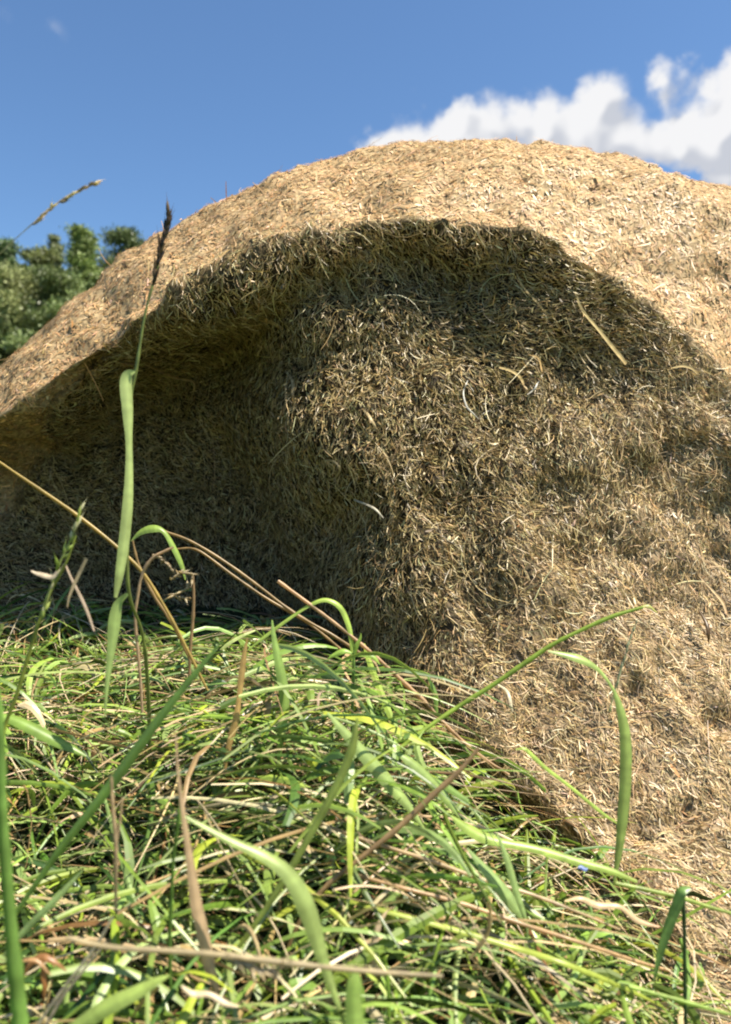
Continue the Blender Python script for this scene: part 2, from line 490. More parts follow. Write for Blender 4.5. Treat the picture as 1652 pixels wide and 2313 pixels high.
def flow(x, y):
    # blades lie from the upper left to the lower right of the heap
    return -.35 - .35 * sstep(-.1, .35, x) + .5 * vnoise(np.stack([x, y, x * 0], -1), 3, 12) * 1.0


def flow_any(x, y):
    return rng.uniform(0, 2 * math.pi, len(x))


near = dict(xr=(-.65, .62), yr=(.26, 1.14))
parts = [
    grass(5000, (-.65, .62), (.26, 1.14), (.04, .11), (.002, .005), 5, (.0, .03), flow_any, 1, G + S, [4, 2, 5, 1, 1, 6, 1, 1, 0, 2], keep=inbale),
    grass(3800, (-.65, .62), (.26, 1.14), (.07, .22), (.0014, .0040), 8, (.02, .10), flow, .85, G + S, [5, 7, 4, 5, 3, 2, 4, 3, 3, 1], rise=.25, keep=inbale),
    grass(2100, (-.65, .62), (.26, 1.14), (.05, .15), (.0030, .0070), 8, (.03, .105), flow, 1.2, G, [4, 6, 2, 8, 3, 1], rise=.4, keep=inbale),
    grass(900, (-.65, .35), (.72, 1.14), (.10, .32), (.0011, .0022), 9, (.02, .08), flow, .6, S + G[:2], [5, 3, 6, 1, 2, 2], rise=.12, keep=inbale),
    grass(1700, (-.65, .62), (.26, 1.14), (.10, .28), (.0009, .0021), 8, (.04, .10), flow, .8, S, [5, 3, 5, 1], keep=inbale),
    grass(3800, (-.65, .62), (.26, 1.14), (.015, .045), (.0035, .008), 5, (.02, .09), flow_any, 1, G + S, [4, 7, 2, 7, 3, 2, 1, 1, 1, 1], rise=.9, keep=inbale),
]
o = mesh_obj('mown_grass', *(lambda j: (j[0], j[1], M_grass, j[2]))(join(parts)))
tag(o, 'thick heap of mown green grass mixed with straw in front of the bale', 'grass', kind='stuff')


def outer(x, y):
    return ~((x > -.65) & (x < .62) & (y > .26)) & ((y < .9) | inbale(x, y, .02)) & ((y < 1.0) | (x < -.9) | (x > 1.3))


parts = [grass(60000, (-3.6, 2.6), (-2.5, 2.4), (.08, .24), (.003, .008), 4, (.0, .07), flow, .9, G + S, [5, 6, 4, 3, 3, 3, 3, 2, 1, 1], rise=.3, keep=outer)]
o = mesh_obj('rough_grass', *(lambda j: (j[0], j[1], M_grass, j[2]))(join(parts)))
tag(o, 'cut grass spread over the rest of the bank around the heap', 'grass', kind='stuff')


# ------------------------------------------------------------------ single plants, traced in place
def grass_depth(px, py, lift=.075):
    d = pdir(px, py)
    ys = np.linspace(.3, 1.25, 400)
    zz = CAMZ + d[2] * ys; gg = bank(d[0] * ys, ys) + lift
    k = np.where(zz <= gg)[0]
    y = ys[k[0]] if len(k) else 1.0
    return float(min(max(y, .30), face_depth(px, py) - .02))


def face_depth(px, py):
    d = pdir(px, py); y = 1.0
    for _ in range(12):
        y = .5 * y + .5 * float(1.0 - relief(np.array(d[0] * y), np.array(CAMZ + d[2] * y)))
    return y


def spline(ctrl, n):
    c = np.asarray(ctrl, float)
    if len(c) == 2: c = np.stack([c[0], (c[0] + c[1]) / 2, c[1]])
    seg = np.linalg.norm(np.diff(c[:, :2], axis=0), axis=1) ** .5 + 1e-6
    tk = np.concatenate([[0], np.cumsum(seg)])
    m = np.gradient(c, tk, axis=0)
    t = np.linspace(0, tk[-1], n)
    i = np.clip(np.searchsorted(tk, t, 'right') - 1, 0, len(c) - 2)
    h = (tk[i + 1] - tk[i]); s = ((t - tk[i]) / h)[:, None]; h = h[:, None]
    return (2 * s ** 3 - 3 * s ** 2 + 1) * c[i] + (s ** 3 - 2 * s ** 2 + s) * h * m[i] + (-2 * s ** 3 + 3 * s ** 2) * c[i + 1] + (s ** 3 - s ** 2) * h * m[i + 1]


def trace(ctrl, depth, lift=.075):
    """ctrl rows (px, py, width_px[, depth]) -> world centre line + widths (m)"""
    rows = []
    for i, r in enumerate(ctrl):
        if len(r) > 3: y = r[3]
        elif depth == 'grass': y = grass_depth(r[0], r[1], lift)
        elif depth == 'face': y = face_depth(r[0], r[1]) - .008
        else: y = depth
        rows.append((r[0], r[1], r[2], y))
    s = spline(rows, max(10, 5 * len(rows)))
    Pw = np.array([P(a, b, y) for a, b, _, y in s])
    Wm = np.abs(s[:, 2]) * s[:, 3] / F
    return Pw, Wm


def leaf_mesh(Pw, Wm, tilt, col, keel=.18):
    t = norm(np.gradient(Pw, axis=0))
    view = norm(Pw - np.array([0, 0, CAMZ]))
    side = norm(np.cross(t, view))
    Wm = Wm * .9
    opts = np.concatenate([np.linspace(-.95, .95, 13), [tilt, -tilt]])
    ns = [np.abs(norm(np.cross(t, side * math.cos(q) + view * math.sin(q))) @ SUN).mean() * math.cos(q) ** .7 for q in opts]
    tilt = opts[int(np.argmax(ns))]
    Wm = Wm / math.cos(tilt * .8)
    tl = np.linspace(tilt, tilt * .6, len(Pw))[:, None]
    side = norm(side * np.cos(tl) + view * np.sin(tl))
    up = norm(np.cross(t, side))
    k = len(Pw); c = np.tile(np.array(col, float), (k, 1))
    c = c * (1 + .10 * rng.standard_normal((k, 1)).cumsum(0) / math.sqrt(k))
    tipc = np.linspace(0, 1, k)[:, None]; tipw = max(sstep(.80, 1.0, rng.random()), .25)
    c = c * (1 - .5 * tipw * sstep(.85, 1, tipc) * np.array([.2, .6, .6])) * (1 + .07 * rng.standard_normal((k, 1)))
    if c[0, 1] > c[0, 0]: c = c * np.array([1.10, 1.0, .78])
    ww = np.linspace(0, 1, k) * 9 + rng.random() * 6
    Wm = Wm * (1 + .035 * np.sin(ww) + .012 * rng.standard_normal(k)); Pw = Pw + side * (.0006 * np.sin(ww * .8 + 2))[:, None]
    # five verts across: pale midrib and a shallow keel
    off = np.array([-.5, -.25, 0, .25, .5]); dep = np.array([0, .7, 1, .7, 0]) * keel; sh = np.array([.92, 1.04, 1.18, 1.0, .9])
    V = Pw[:, None] + side[:, None] * (Wm[:, None] * off)[..., None] + up[:, None] * (Wm[:, None] * dep)[..., None]
    m = 5
    idx = (np.arange(k - 1) * m)[:, None] + np.arange(m - 1)[None]
    Fq = np.stack([idx, idx + 1, idx + 1 + m, idx + m], -1).reshape(-1, 4)
    return V.reshape(-1, 3), Fq, np.clip((c[:, None] * sh[None, :, None]).reshape(-1, 3), .005, .9)


def tube_mesh(Pw, Wm, col, m=7, knots=0):
    t = norm(np.gradient(Pw, axis=0))
    a = norm(np.cross(t, np.array([.1, 1, .2]))); b = np.cross(t, a)
    ph = np.linspace(0, 2 * math.pi, m, endpoint=False)
    k = len(Pw)
    r = Wm * .5 * (1 + .10 * rng.standard_normal(k))
    V = Pw[:, None] + (a[:, None] * np.cos(ph)[None, :, None] + b[:, None] * np.sin(ph)[None, :, None]) * r[:, None, None]
    i = (np.arange(k - 1) * m)[:, None]
    j = np.arange(m)[None]; j2 = (j + 1) % m
    Fq = np.stack([i + j, i + j2, i + m + j2, i + m + j], -1).reshape(-1, 4)
    c = np.tile(np.array(col, float), (k, 1)) * (1 + .12 * rng.standard_normal((k, 1)))
    return V.reshape(-1, 3), Fq, np.clip(np.repeat(c, m, axis=0), .005, .9)


def grain_mesh(c, d, L_, W_, col):
    """a pointed seed husk with a fine awn"""
    d = norm(d); a = norm(np.cross(d, np.array([.2, 1, .1]))); b = np.cross(d, a)
    s = np.array([0, .15, .4, .65, .85, 1, 1.5]); r = np.array([.12, .75, 1, .8, .4, .12, .03]) * W_ * .5
    ph = np.linspace(0, 2 * math.pi, 6, endpoint=False)
    V = c + d * (s * L_)[:, None, None] + (a * np.cos(ph)[:, None] + b * np.sin(ph)[:, None])[None] * r[:, None, None]
    i = (np.arange(6) * 6)[:, None]; j = np.arange(6)[None]; j2 = (j + 1) % 6
    Fq = np.stack([i + j, i + j2, i + 6 + j2, i + 6 + j], -1).reshape(-1, 4)
    return V.reshape(-1, 3), Fq, np.tile(np.array(col, float) * (1 + .15 * rng.standard_normal()), (42, 1))


def husks(Pw, n, L_, W_, spread, cols, start=0.0):
    out_ = []
    t = norm(np.gradient(Pw, axis=0))
    for q in range(n):
        u = start + (1 - start) * (q + rng.random() * .5) / n
        i = min(int(u * (len(Pw) - 1)), len(Pw) - 1)
        d = t[i] + spread * rng.standard_normal(3)
        out_.append(grain_mesh(Pw[i], d, L_ * rng.uniform(.7, 1.2), W_ * rng.uniform(.7, 1.2), cols[rng.integers(len(cols))]))
    return join(out_)


GR = (.23, .32, .05); GRB = (.34, .45, .08); GRD = (.05, .13, .05); GRP = (.34, .45, .22); GRY = (.38, .46, .06)
TN = (.56, .40, .22); TNP = (.62, .50, .34); TNB = (.36, .24, .10); TNO = (.58, .34, .12); PK = (.52, .36, .25)


def build(kind, ctrl, depth, col, tilt=.3, lift=.075):
    Pw, Wm = trace(ctrl, depth, lift)
    return (leaf_mesh(Pw, Wm, tilt, col) if kind == 'leaf' else tube_mesh(Pw, Wm, col)), Pw


def plant(name, label, cat, parts_, group=None):
    """parts_: (part name, 'leaf'|'stem'|'husk', ctrl, depth, colour[, options])"""
    built = []
    for pt in parts_:
        opt = pt[5] if len(pt) > 5 else {}
        if pt[1] == 'husk':
            Pw, Wm = trace(pt[2], pt[3], opt.get('lift', .075))
            if opt.get('axis', True): tb = [tube_mesh(Pw, Wm * .4, pt[4])]
            else: tb = []
            sz = float(Wm.mean())
            hk = husks(Pw, opt.get('n', 14), sz * opt.get('l', 2.6), sz * opt.get('w', .9), opt.get('spread', .35), opt.get('cols', [pt[4]]))
            built.append((pt[0], join(tb + [hk]), Pw))
        else:
            m, Pw = build(pt[1], pt[2], pt[3], pt[4], opt.get('tilt', .3), opt.get('lift', .075))
            built.append((pt[0], m, Pw))
    if len(built) == 1:
        nm, m, Pw = built[0]
        o_ = mesh_obj(name, m[0], m[1], M_blade, m[2], smooth=True, loc=Pw[-1])
        return tag(o_, label, cat, group, 'thing')
    base = built[0][2][-1]
    e = bpy.data.objects.new(name, None); COL.objects.link(e); e.location = tuple(float(v) for v in base)
    tag(e, label, cat, group, 'thing')
    for nm, m, Pw in built:
        mesh_obj(nm, m[0], m[1], M_blade, m[2], smooth=True, parent=e, loc=base)
    return e


# tall flowering grass in front of the bale's dark hollow
plant('tall_grass', 'tall grass with dark brown seed head, its pale leaf hanging before the dark hollow', 'grass stem', [
    ('stem', 'stem', [(380, 492, 3), (352, 620, 5), (330, 700, 6), (318, 770, 6), (308, 835, 8), (296, 900, 7), (294, 1100, 7), (292, 1340, 8), (322, 1430, 8, .60), (335, 1560, 9, .62), (340, 1800, 9, .66)], .58, (.22, .26, .07)),
    ('seed_head', 'husk', [(345, 645, 10), (354, 600, 11), (364, 560, 15), (375, 515, 15), (382, 480, 6)], .575, (.09, .055, .02), dict(n=26, l=2.6, w=.8, spread=.16, cols=[(.09, .05, .02), (.16, .10, .04), (.05, .035, .02)])),
    ('leaf', 'leaf', [(306, 840, 5), (293, 845, 22), (287, 856, 30), (289, 920, 29), (291, 1000, 17), (290, 1080, 20), (286, 1160, 25), (279, 1240, 25), (270, 1310, 19), (263, 1350, 8)], .57, (.42, .54, .24), dict(tilt=.7)),
    ('leaf', 'leaf', [(290, 1342, 8), (268, 1362, 22), (258, 1400, 30), (252, 1460, 22), (246, 1530, 12), (238, 1620, 3)], .55, (.34, .48, .19), dict(tilt=.7)),
])
plant('seeding_grass', 'thin stalk with pale seed head slanting alone against the blue sky', 'seed head', [
    ('stem', 'stem', [(80, 500, 3), (30, 545, 2), (-60, 640, 3), (-180, 850, 5), (-260, 1200, 6), (-290, 1700, 7)], .50, (.35, .34, .16)),
    ('seed_head', 'husk', [(72, 507, 7), (110, 475, 10), (150, 445, 9), (190, 425, 8), (228, 408, 4)], .50, (.62, .46, .22), dict(n=22, l=2.0, w=.95, spread=.28, cols=[(.85, .66, .36), (.88, .68, .42), (.36, .28, .17), (.80, .68, .34)])),
])
plant('arched_grass', 'long brown stem that arches from a bent green leaf down to the right', 'grass stem', [
    ('stem', 'stem', [(372, 1200, 7), (430, 1222, 6), (510, 1270, 7), (590, 1328, 7), (665, 1385, 8), (760, 1440, 8, .8), (850, 1500, 8, .78)], .80, TNB),
    ('leaf', 'leaf', [(297, 1222, 4), (318, 1204, 14), (345, 1195, 20), (368, 1199, 12), (395, 1240, 14), (412, 1280, 10), (418, 1310, 3)], .79, (.26, .40, .10)),
])
plant('arched_grass', 'thin brown stem running just under the longest arched one', 'grass stem', [
    ('stem', 'stem', [(400, 1240, 4), (440, 1240, 5), (520, 1295, 6), (600, 1350, 6), (700, 1410, 6), (780, 1475, 6)], .84, TNB)])
plant('dry_stalk', 'pinkish straight dry stalk slanting down across the foot of the hollow', 'stalk', [
    ('stem', 'stem', [(628, 1312, 9), (700, 1365, 9), (760, 1410, 8), (840, 1475, 8), (900, 1530, 9), (960, 1585, 9), (1020, 1650, 8), (1090, 1710, 7), (1150, 1750, 6)], .72, (.60, .40, .22))])
plant('dry_stalk', 'thin yellow-brown stalk entering from the left edge across the dark hollow', 'stalk', [
    ('stem', 'stem', [(-20, 1030, 5), (60, 1085, 7), (170, 1160, 8), (270, 1240, 8), (322, 1292, 7), (375, 1375, 7), (425, 1470, 7), (470, 1560, 6)], .62, (.46, .33, .09))])
plant('dry_stalk', 'brown stalk leaning right beside the lower end of the yellow-brown one', 'stalk', [
    ('stem', 'stem', [(300, 1220, 4), (312, 1270, 6), (345, 1340, 7), (390, 1410, 7), (430, 1490, 7)], .66, TNB)])
plant('spikelet_grass', 'green grass stalk with pale spikelets and pink dead bracts at the left edge', 'grass stem', [
    ('stem', 'stem', [(172, 1210, 5), (150, 1270, 6), (112, 1340, 8), (88, 1405, 9), (62, 1490, 9), (38, 1570, 9), (12, 1640, 9), (-10, 1750, 9)], .52, (.30, .34, .06)),
    ('spikelets', 'husk', [(95, 1400, 11), (112, 1340, 12), (130, 1285, 13), (155, 1230, 12), (175, 1180, 8), (181, 1150, 5)], .515, (.42, .46, .14), dict(n=20, l=2.6, w=.75, spread=.3, cols=[(.40, .46, .10), (.58, .55, .32), (.30, .38, .08)])),
    ('bract', 'leaf', [(72, 1288, 4), (88, 1298, 10), (118, 1302, 11), (128, 1290, 4)], .51, (.60, .48, .34)),
    ('bract', 'leaf', [(197, 1262, 9), (175, 1300, 8), (160, 1345, 7), (152, 1372, 3)], .51, (.54, .40, .24)),
    ('bract', 'leaf', [(150, 1278, 4), (170, 1320, 7), (195, 1380, 7), (215, 1425, 4)], .52, (.48, .36, .25)),
])
plant('thick_grass', 'thick smooth green stem rising along the left edge, blurred', 'grass stem', [
    ('stem', 'stem', [(-8, 1540, 16), (0, 1640, 20), (4, 1800, 24), (14, 1950, 27), (26, 2100, 30), (42, 2260, 38), (50, 2360, 42), (56, 2560, 44)], .36, (.20, .34, .07))])
plant('long_grass', 'long dark green blade slanting from lower left up to the heap top', 'blade', [
    ('blade', 'leaf', [(514, 1436, 2), (468, 1492, 12), (400, 1575, 20), (330, 1665, 26), (270, 1745, 27), (200, 1835, 22), (140, 1910, 18), (90, 1985, 14), (40, 2060, 10), (0, 2140, 6)], .47, (.14, .26, .06), dict(tilt=.75))])
plant('long_grass', 'long straight pale green blade slanting up at the middle of the heap', 'blade', [
    ('blade', 'leaf', [(808, 1622, 5), (798, 1690, 22), (765, 1770, 22), (710, 1870, 19), (655, 1962, 17), (600, 2050, 14), (534, 2148, 10), (480, 2240, 6)], .46, (.34, .44, .13), dict(tilt=.6))])
plant('long_grass', 'broad bent leaf arching over and down left of the bottom centre', 'blade', [
    ('blade', 'leaf', [(420, 1842, 5), (470, 1870, 14), (534, 1905, 22), (600, 1938, 30), (650, 1978, 38), (690, 2050, 46), (718, 2130, 36), (742, 2200, 24), (765, 2265, 14), (790, 2340, 6)], .40, (.32, .44, .17), dict(tilt=.5))])
plant('dead_foliage', 'dry tan leaf hanging vertically, widening to its pinkish lower end', 'dead leaf', [
    ('blade', 'leaf', [(400, 1660, 4), (404, 1740, 7), (414, 1840, 13), (428, 1950, 20), (442, 2040, 28), (462, 2120, 30), (478, 2190, 26), (494, 2240, 10)], .41, (.56, .38, .22), dict(tilt=.4))])
plant('seeding_stalk', 'blurred beige stalk with fluffy seed clump lying level near the bottom edge', 'stalk', [
    ('stem', 'stem', [(150, 2118, 8), (250, 2140, 12), (380, 2148, 13), (508, 2158, 15), (620, 2172, 16), (730, 2184, 13), (860, 2196, 12), (1000, 2205, 8)], .35, (.52, .42, .24)),
    ('seed_head', 'husk', [(500, 2160, 15), (560, 2180, 22), (610, 2200, 22), (650, 2170, 15)], .35, (.54, .43, .25), dict(n=30, l=1.6, w=.45, spread=.8)),
])
plant('long_grass', 'wide light green leaf in the bottom left corner pointing up right', 'blade', [
    ('blade', 'leaf', [(385, 2205, 4), (355, 2216, 22), (310, 2238, 34), (250, 2270, 40), (195, 2310, 40), (120, 2370, 30)], .37, (.34, .48, .15), dict(tilt=.3))])
plant('straw', 'cream straw, upper of a parallel pair at lower left', 'straw', [
    ('blade', 'stem', [(256, 2070, 5), (215, 2140, 8), (150, 2225, 8), (88, 2312, 8), (50, 2370, 7)], .385, (.70, .60, .42))], group='pair of cream straws')
plant('straw', 'cream straw, lower of a parallel pair at lower left', 'straw', [
    ('blade', 'stem', [(240, 2128, 5), (190, 2190, 7), (140, 2255, 7), (96, 2330, 7)], .38, (.62, .50, .36))], group='pair of cream straws')
plant('hanging_grass', 'green stem rising right before the bale, one leaf hanging from it', 'grass stem', [
    ('stem', 'stem', [(1452, 1372, 7), (1385, 1392, 9), (1310, 1425, 9), (1250, 1455, 10), (1190, 1495, 11), (1110, 1550, 11), (1030, 1600, 11), (950, 1655, 10, .63), (880, 1710, 10, .62), (800, 1790, 9, .60), (720, 1880, 8, .6)], .64, (.34, .46, .07)),
    ('leaf', 'leaf', [(1238, 1470, 4), (1275, 1478, 15), (1310, 1488, 22), (1350, 1510, 12), (1385, 1556, 8), (1400, 1600, 20), (1411, 1660, 26), (1412, 1750, 27), (1406, 1850, 24), (1398, 1930, 16), (1388, 2000, 4)], .60, (.32, .46, .16), dict(tilt=.7)),
    ('seed_head', 'husk', [(1440, 1400, 4), (1425, 1440, 7), (1410, 1490, 9), (1392, 1550, 9), (1375, 1610, 5)], .61, (.55, .55, .32), dict(n=12, l=2.8, w=.7, spread=.15)),
    ('tip', 'leaf', [(1440, 1372, 5), (1462, 1370, 8), (1485, 1382, 3)], .64, (.50, .55, .20)),
])
plant('long_grass', 'broad pale blade lying level at right, crossing behind the hanging leaf', 'blade', [
    ('blade', 'leaf', [(1020, 1842, 5), (1050, 1866, 24), (1090, 1890, 31), (1131, 1903, 22), (1210, 1920, 20), (1300, 1946, 19), (1380, 1966, 16), (1440, 1990, 8)], .545, (.32, .47, .12), dict(tilt=.3))])
plant('forked_weed', 'pale green pair of leaves joined in a downward V right of centre', 'leaf', [
    ('leaf', 'leaf', [(1056, 1915, 4), (1090, 1955, 22), (1131, 2008, 34), (1165, 2055, 22), (1190, 2092, 6), (1192, 2150, 3)], .50, (.28, .42, .19)),
    ('leaf', 'leaf', [(1122, 1880, 5), (1140, 1930, 14), (1160, 1990, 18), (1180, 2050, 14), (1190, 2092, 5)], .495, (.30, .44, .20)),
])
plant('folded_reed', 'dark green leaf folded sharply downward at the right before the bale foot', 'leaf', [
    ('leaf', 'leaf', [(1560, 2006, 10), (1540, 2012, 26), (1528, 2045, 27), (1512, 2095, 25), (1494, 2150, 17), (1475, 2215, 4)], .47, (.16, .30, .10), dict(tilt=.5)),
    ('stem', 'stem', [(1543, 2016, 10), (1546, 2100, 9), (1547, 2200, 8), (1550, 2330, 8)], .475, (.05, .10, .04)),
])
plant('trailing_grass', 'green stem trailing level past the folded leaf to the right edge', 'grass stem', [
    ('stem', 'stem', [(1390, 1995, 9), (1470, 2012, 10), (1545, 2030, 10), (1600, 2048, 9), (1680, 2072, 8), (1760, 2110, 7)], .50, (.36, .44, .10))])
plant('trailing_grass', 'yellow-green stem crossing the bottom right corner', 'grass stem', [
    ('stem', 'stem', [(1420, 2228, 8), (1500, 2250, 10), (1580, 2272, 9), (1680, 2300, 8)], .44, (.36, .48, .10))])
plant('brown_stalk', 'tan brown stalk slanting across the middle of the heap from lower left to upper right', 'stalk', [
    ('stem', 'stem', [(1082, 1690, 8), (1040, 1740, 12), (980, 1795, 14), (900, 1870, 14), (826, 1930, 12), (740, 2000, 11), (690, 2060, 10), (655, 2130, 9), (630, 2200, 8)], .49, (.50, .33, .16))])
plant('straw', 'long orange-tan straw, lowest of those slanting down right across the heap', 'straw', [
    ('blade', 'stem', [(780, 1970, 7), (900, 2003, 9), (1040, 2040, 9), (1182, 2088, 10), (1320, 2132, 9), (1440, 2172, 8), (1540, 2200, 6)], 'grass', (.62, .42, .22), dict(lift=.10))])
plant('straw', 'long pale straw slanting down right, just above the lowest orange-tan one', 'straw', [
    ('blade', 'stem', [(720, 1860, 6), (826, 1898, 9), (960, 1940, 9), (1100, 1990, 9), (1200, 2020, 9), (1300, 2058, 7), (1400, 2100, 5)], 'grass', (.66, .50, .30), dict(lift=.10))])
plant('long_grass', 'yellow-green blade slanting down right along the lower right of the heap', 'blade', [
    ('blade', 'leaf', [(740, 2020, 4), (826, 2046, 10), (940, 2074, 13), (1040, 2102, 14), (1160, 2140, 15), (1284, 2182, 13), (1430, 2242, 9), (1500, 2275, 4)], 'grass', (.34, .44, .09), dict(lift=.095))])
plant('straw', 'upright tan straw at the left of the heap, forked at its top', 'straw', [
    ('stem', 'stem', [(252, 1755, 6), (256, 1830, 9), (262, 1900, 10), (262, 1998, 8), (262, 2060, 6)], .42, (.58, .42, .24)),
    ('branch', 'stem', [(277, 1800, 4), (272, 1850, 6), (263, 1905, 6)], .42, (.58, .42, .24)),
])
plant('thin_grass', 'thin dark green upright stem left of the vertical dry tan leaf', 'grass stem', [
    ('stem', 'stem', [(408, 1790, 6), (404, 1850, 8), (392, 1940, 9), (388, 2030, 9), (384, 2110, 9), (386, 2230, 8)], .43, (.12, .22, .04))])
plant('crooked_weed', 'crooked tan stem with dried seed bits before the dark hollow', 'stalk', [
    ('stem', 'stem', [(392, 1236, 5), (370, 1246, 6), (348, 1258, 7), (330, 1280, 8), (318, 1310, 7), (312, 1345, 7), (306, 1390, 7), (312, 1470, 7), (318, 1540, 7), (322, 1610, 6)], .60, (.54, .38, .22)),
    ('seed_head', 'husk', [(345, 1252, 8), (362, 1262, 9), (380, 1276, 9), (392, 1290, 6)], .60, (.42, .32, .18), dict(n=10, l=1.4, w=.8, spread=.6)),
])
plant('dried_flower', 'ragged dried flower cluster on a brown stalk beside the crooked stem', 'dried flower', [
    ('stem', 'stem', [(436, 1300, 5), (438, 1345, 7), (436, 1400, 7), (430, 1470, 7), (428, 1540, 6)], .64, (.40, .26, .13)),
    ('seed_head', 'husk', [(386, 1310, 10), (410, 1295, 12), (436, 1300, 12), (420, 1330, 12), (395, 1345, 10), (432, 1352, 9)], .64, (.40, .32, .18), dict(n=30, l=1.7, w=.5, spread=.9, cols=[(.46, .36, .20), (.30, .22, .10), (.55, .46, .28)])),
])
plant('dead_foliage', 'twisted orange-tan dead leaf standing upright on the heap', 'dead leaf', [
    ('blade', 'leaf', [(560, 1440, 3), (552, 1475, 12), (544, 1530, 16), (540, 1580, 12), (534, 1630, 18), (520, 1680, 14), (508, 1740, 6)], .60, (.60, .38, .14), dict(tilt=.9))])
plant('long_grass', 'upright pale green blade right of the twisted orange-tan leaf', 'blade', [
    ('blade', 'leaf', [(616, 1400, 3), (622, 1450, 16), (634, 1520, 25), (642, 1590, 24), (636, 1660, 18), (630, 1740, 6)], .62, (.28, .44, .14), dict(tilt=.25))])
plant('hooped_grass', 'pale green blade looping over in a hoop at the top of the heap', 'blade', [
    ('blade', 'leaf', [(560, 1468, 4), (600, 1436, 9), (660, 1392, 9), (702, 1366, 10), (735, 1356, 11), (765, 1370, 13), (786, 1412, 12), (796, 1470, 10), (800, 1540, 8), (800, 1610, 4)], .72, (.34, .50, .12), dict(tilt=.3))])
plant('green_sprig', 'small tuft of green leaflets on a thin upright stem beside the hoop', 'sprig', [
    ('stem', 'stem', [(800, 1468, 5), (798, 1540, 7), (796, 1620, 7), (794, 1700, 6)], .66, (.22, .36, .08)),
    ('leaflet', 'leaf', [(800, 1480, 4), (776, 1470, 14), (755, 1480, 10), (740, 1492, 2)], .66, (.28, .46, .10)),
    ('leaflet', 'leaf', [(800, 1480, 4), (820, 1478, 14), (845, 1486, 10), (860, 1500, 2)], .655, (.30, .48, .10)),
    ('leaflet', 'leaf', [(800, 1480, 4), (806, 1462, 12), (812, 1445, 8), (815, 1430, 2)], .665, (.30, .48, .10)),
])
plant('long_grass', 'broad pale leaf lying over the centre of the heap, pointing down right', 'blade', [
    ('blade', 'leaf', [(740, 1610, 6), (790, 1665, 26), (840, 1725, 36), (885, 1780, 30), (930, 1832, 16), (965, 1880, 4)], .55, (.32, .46, .18), dict(tilt=.3))])
plant('long_grass', 'second broad pale leaf just right of the centre one, shorter', 'blade', [
    ('blade', 'leaf', [(880, 1690, 5), (930, 1722, 22), (975, 1765, 26), (1010, 1810, 18), (1040, 1850, 4)], .56, (.30, .44, .16), dict(tilt=.3))])
plant('long_grass', 'broad light green blade standing at the bottom edge under the beige stalk', 'blade', [
    ('blade', 'leaf', [(806, 2190, 8), (804, 2215, 36), (800, 2260, 44), (800, 2320, 44), (800, 2420, 34)], .36, (.30, .46, .14), dict(tilt=.2))])
plant('long_grass', 'green blade at the left edge of the heap lying flat and pointing right', 'blade', [
    ('blade', 'leaf', [(-20, 1612, 10), (40, 1632, 26), (102, 1660, 30), (150, 1684, 22), (195, 1710, 4)], .56, (.24, .40, .09), dict(tilt=.4))])
plant('long_grass', 'light green blade leaning up right across the bottom left of the heap', 'blade', [
    ('blade', 'leaf', [(188, 1968, 4), (150, 2005, 14), (110, 2045, 18), (60, 2100, 16), (10, 2160, 10)], .42, (.32, .47, .20), dict(tilt=.3))])
plant('dead_foliage', 'curled rust-brown dead leaf in the bottom left corner', 'dead leaf', [
    ('blade', 'leaf', [(52, 2210, 3), (70, 2180, 14), (98, 2162, 20), (128, 2172, 12), (150, 2195, 3)], .40, (.40, .19, .07), dict(tilt=.9)),
    ('blade', 'leaf', [(98, 2163, 3), (95, 2190, 12), (104, 2225, 14), (100, 2260, 4)], .40, (.34, .15, .05), dict(tilt=.9)),
    ('blade', 'leaf', [(40, 2170, 3), (66, 2168, 9), (92, 2178, 9), (118, 2200, 3)], .395, (.46, .26, .11), dict(tilt=.5)),
])
plant('dead_foliage', 'crumpled cream dead leaf near the bottom edge under the beige stalk', 'dead leaf', [
    ('blade', 'leaf', [(412, 2225, 5), (440, 2244, 17), (470, 2248, 13), (505, 2264, 14), (540, 2270, 4)], .37, (.66, .52, .34), dict(tilt=.4))])
plant('dead_foliage', 'crumpled tan dead leaf at the right foot of the heap against the bale', 'dead leaf', [
    ('blade', 'leaf', [(1275, 2034, 4), (1310, 2028, 13), (1350, 2046, 17), (1400, 2050, 11), (1440, 2078, 14), (1490, 2092, 4)], .52, (.66, .48, .28), dict(tilt=.5))])
plant('hooked_straw', 'hooked olive-brown straw sticking up between the level straws', 'straw', [
    ('blade', 'stem', [(1104, 2030, 9), (1108, 2070, 10), (1100, 2110, 10), (1078, 2145, 9), (1062, 2165, 6)], .46, (.48, .36, .16))])
plant('flower', 'tiny blue petal caught on the broad level blade', 'flower', [
    ('petal', 'leaf', [(1306, 1958, 6), (1312, 1960, 10), (1322, 1962, 10), (1328, 1963, 5)], .538, (.12, .20, .62), dict(tilt=.2))])
plant('shoot', 'drooping green shoot tip rising from the heap beside the bale foot', 'shoot', [
    ('leaf', 'leaf', [(1165, 1692, 3), (1185, 1690, 9), (1205, 1708, 12), (1232, 1735, 10), (1290, 1780, 8), (1360, 1835, 8), (1400, 1862, 4)], .63, (.34, .50, .12))])
plant('shoot', 'short green shoot standing at the dark hollow right foot', 'shoot', [
    ('leaf', 'leaf', [(966, 1520, 3), (974, 1545, 10), (984, 1575, 12), (988, 1610, 8)], .72, (.20, .36, .10))])

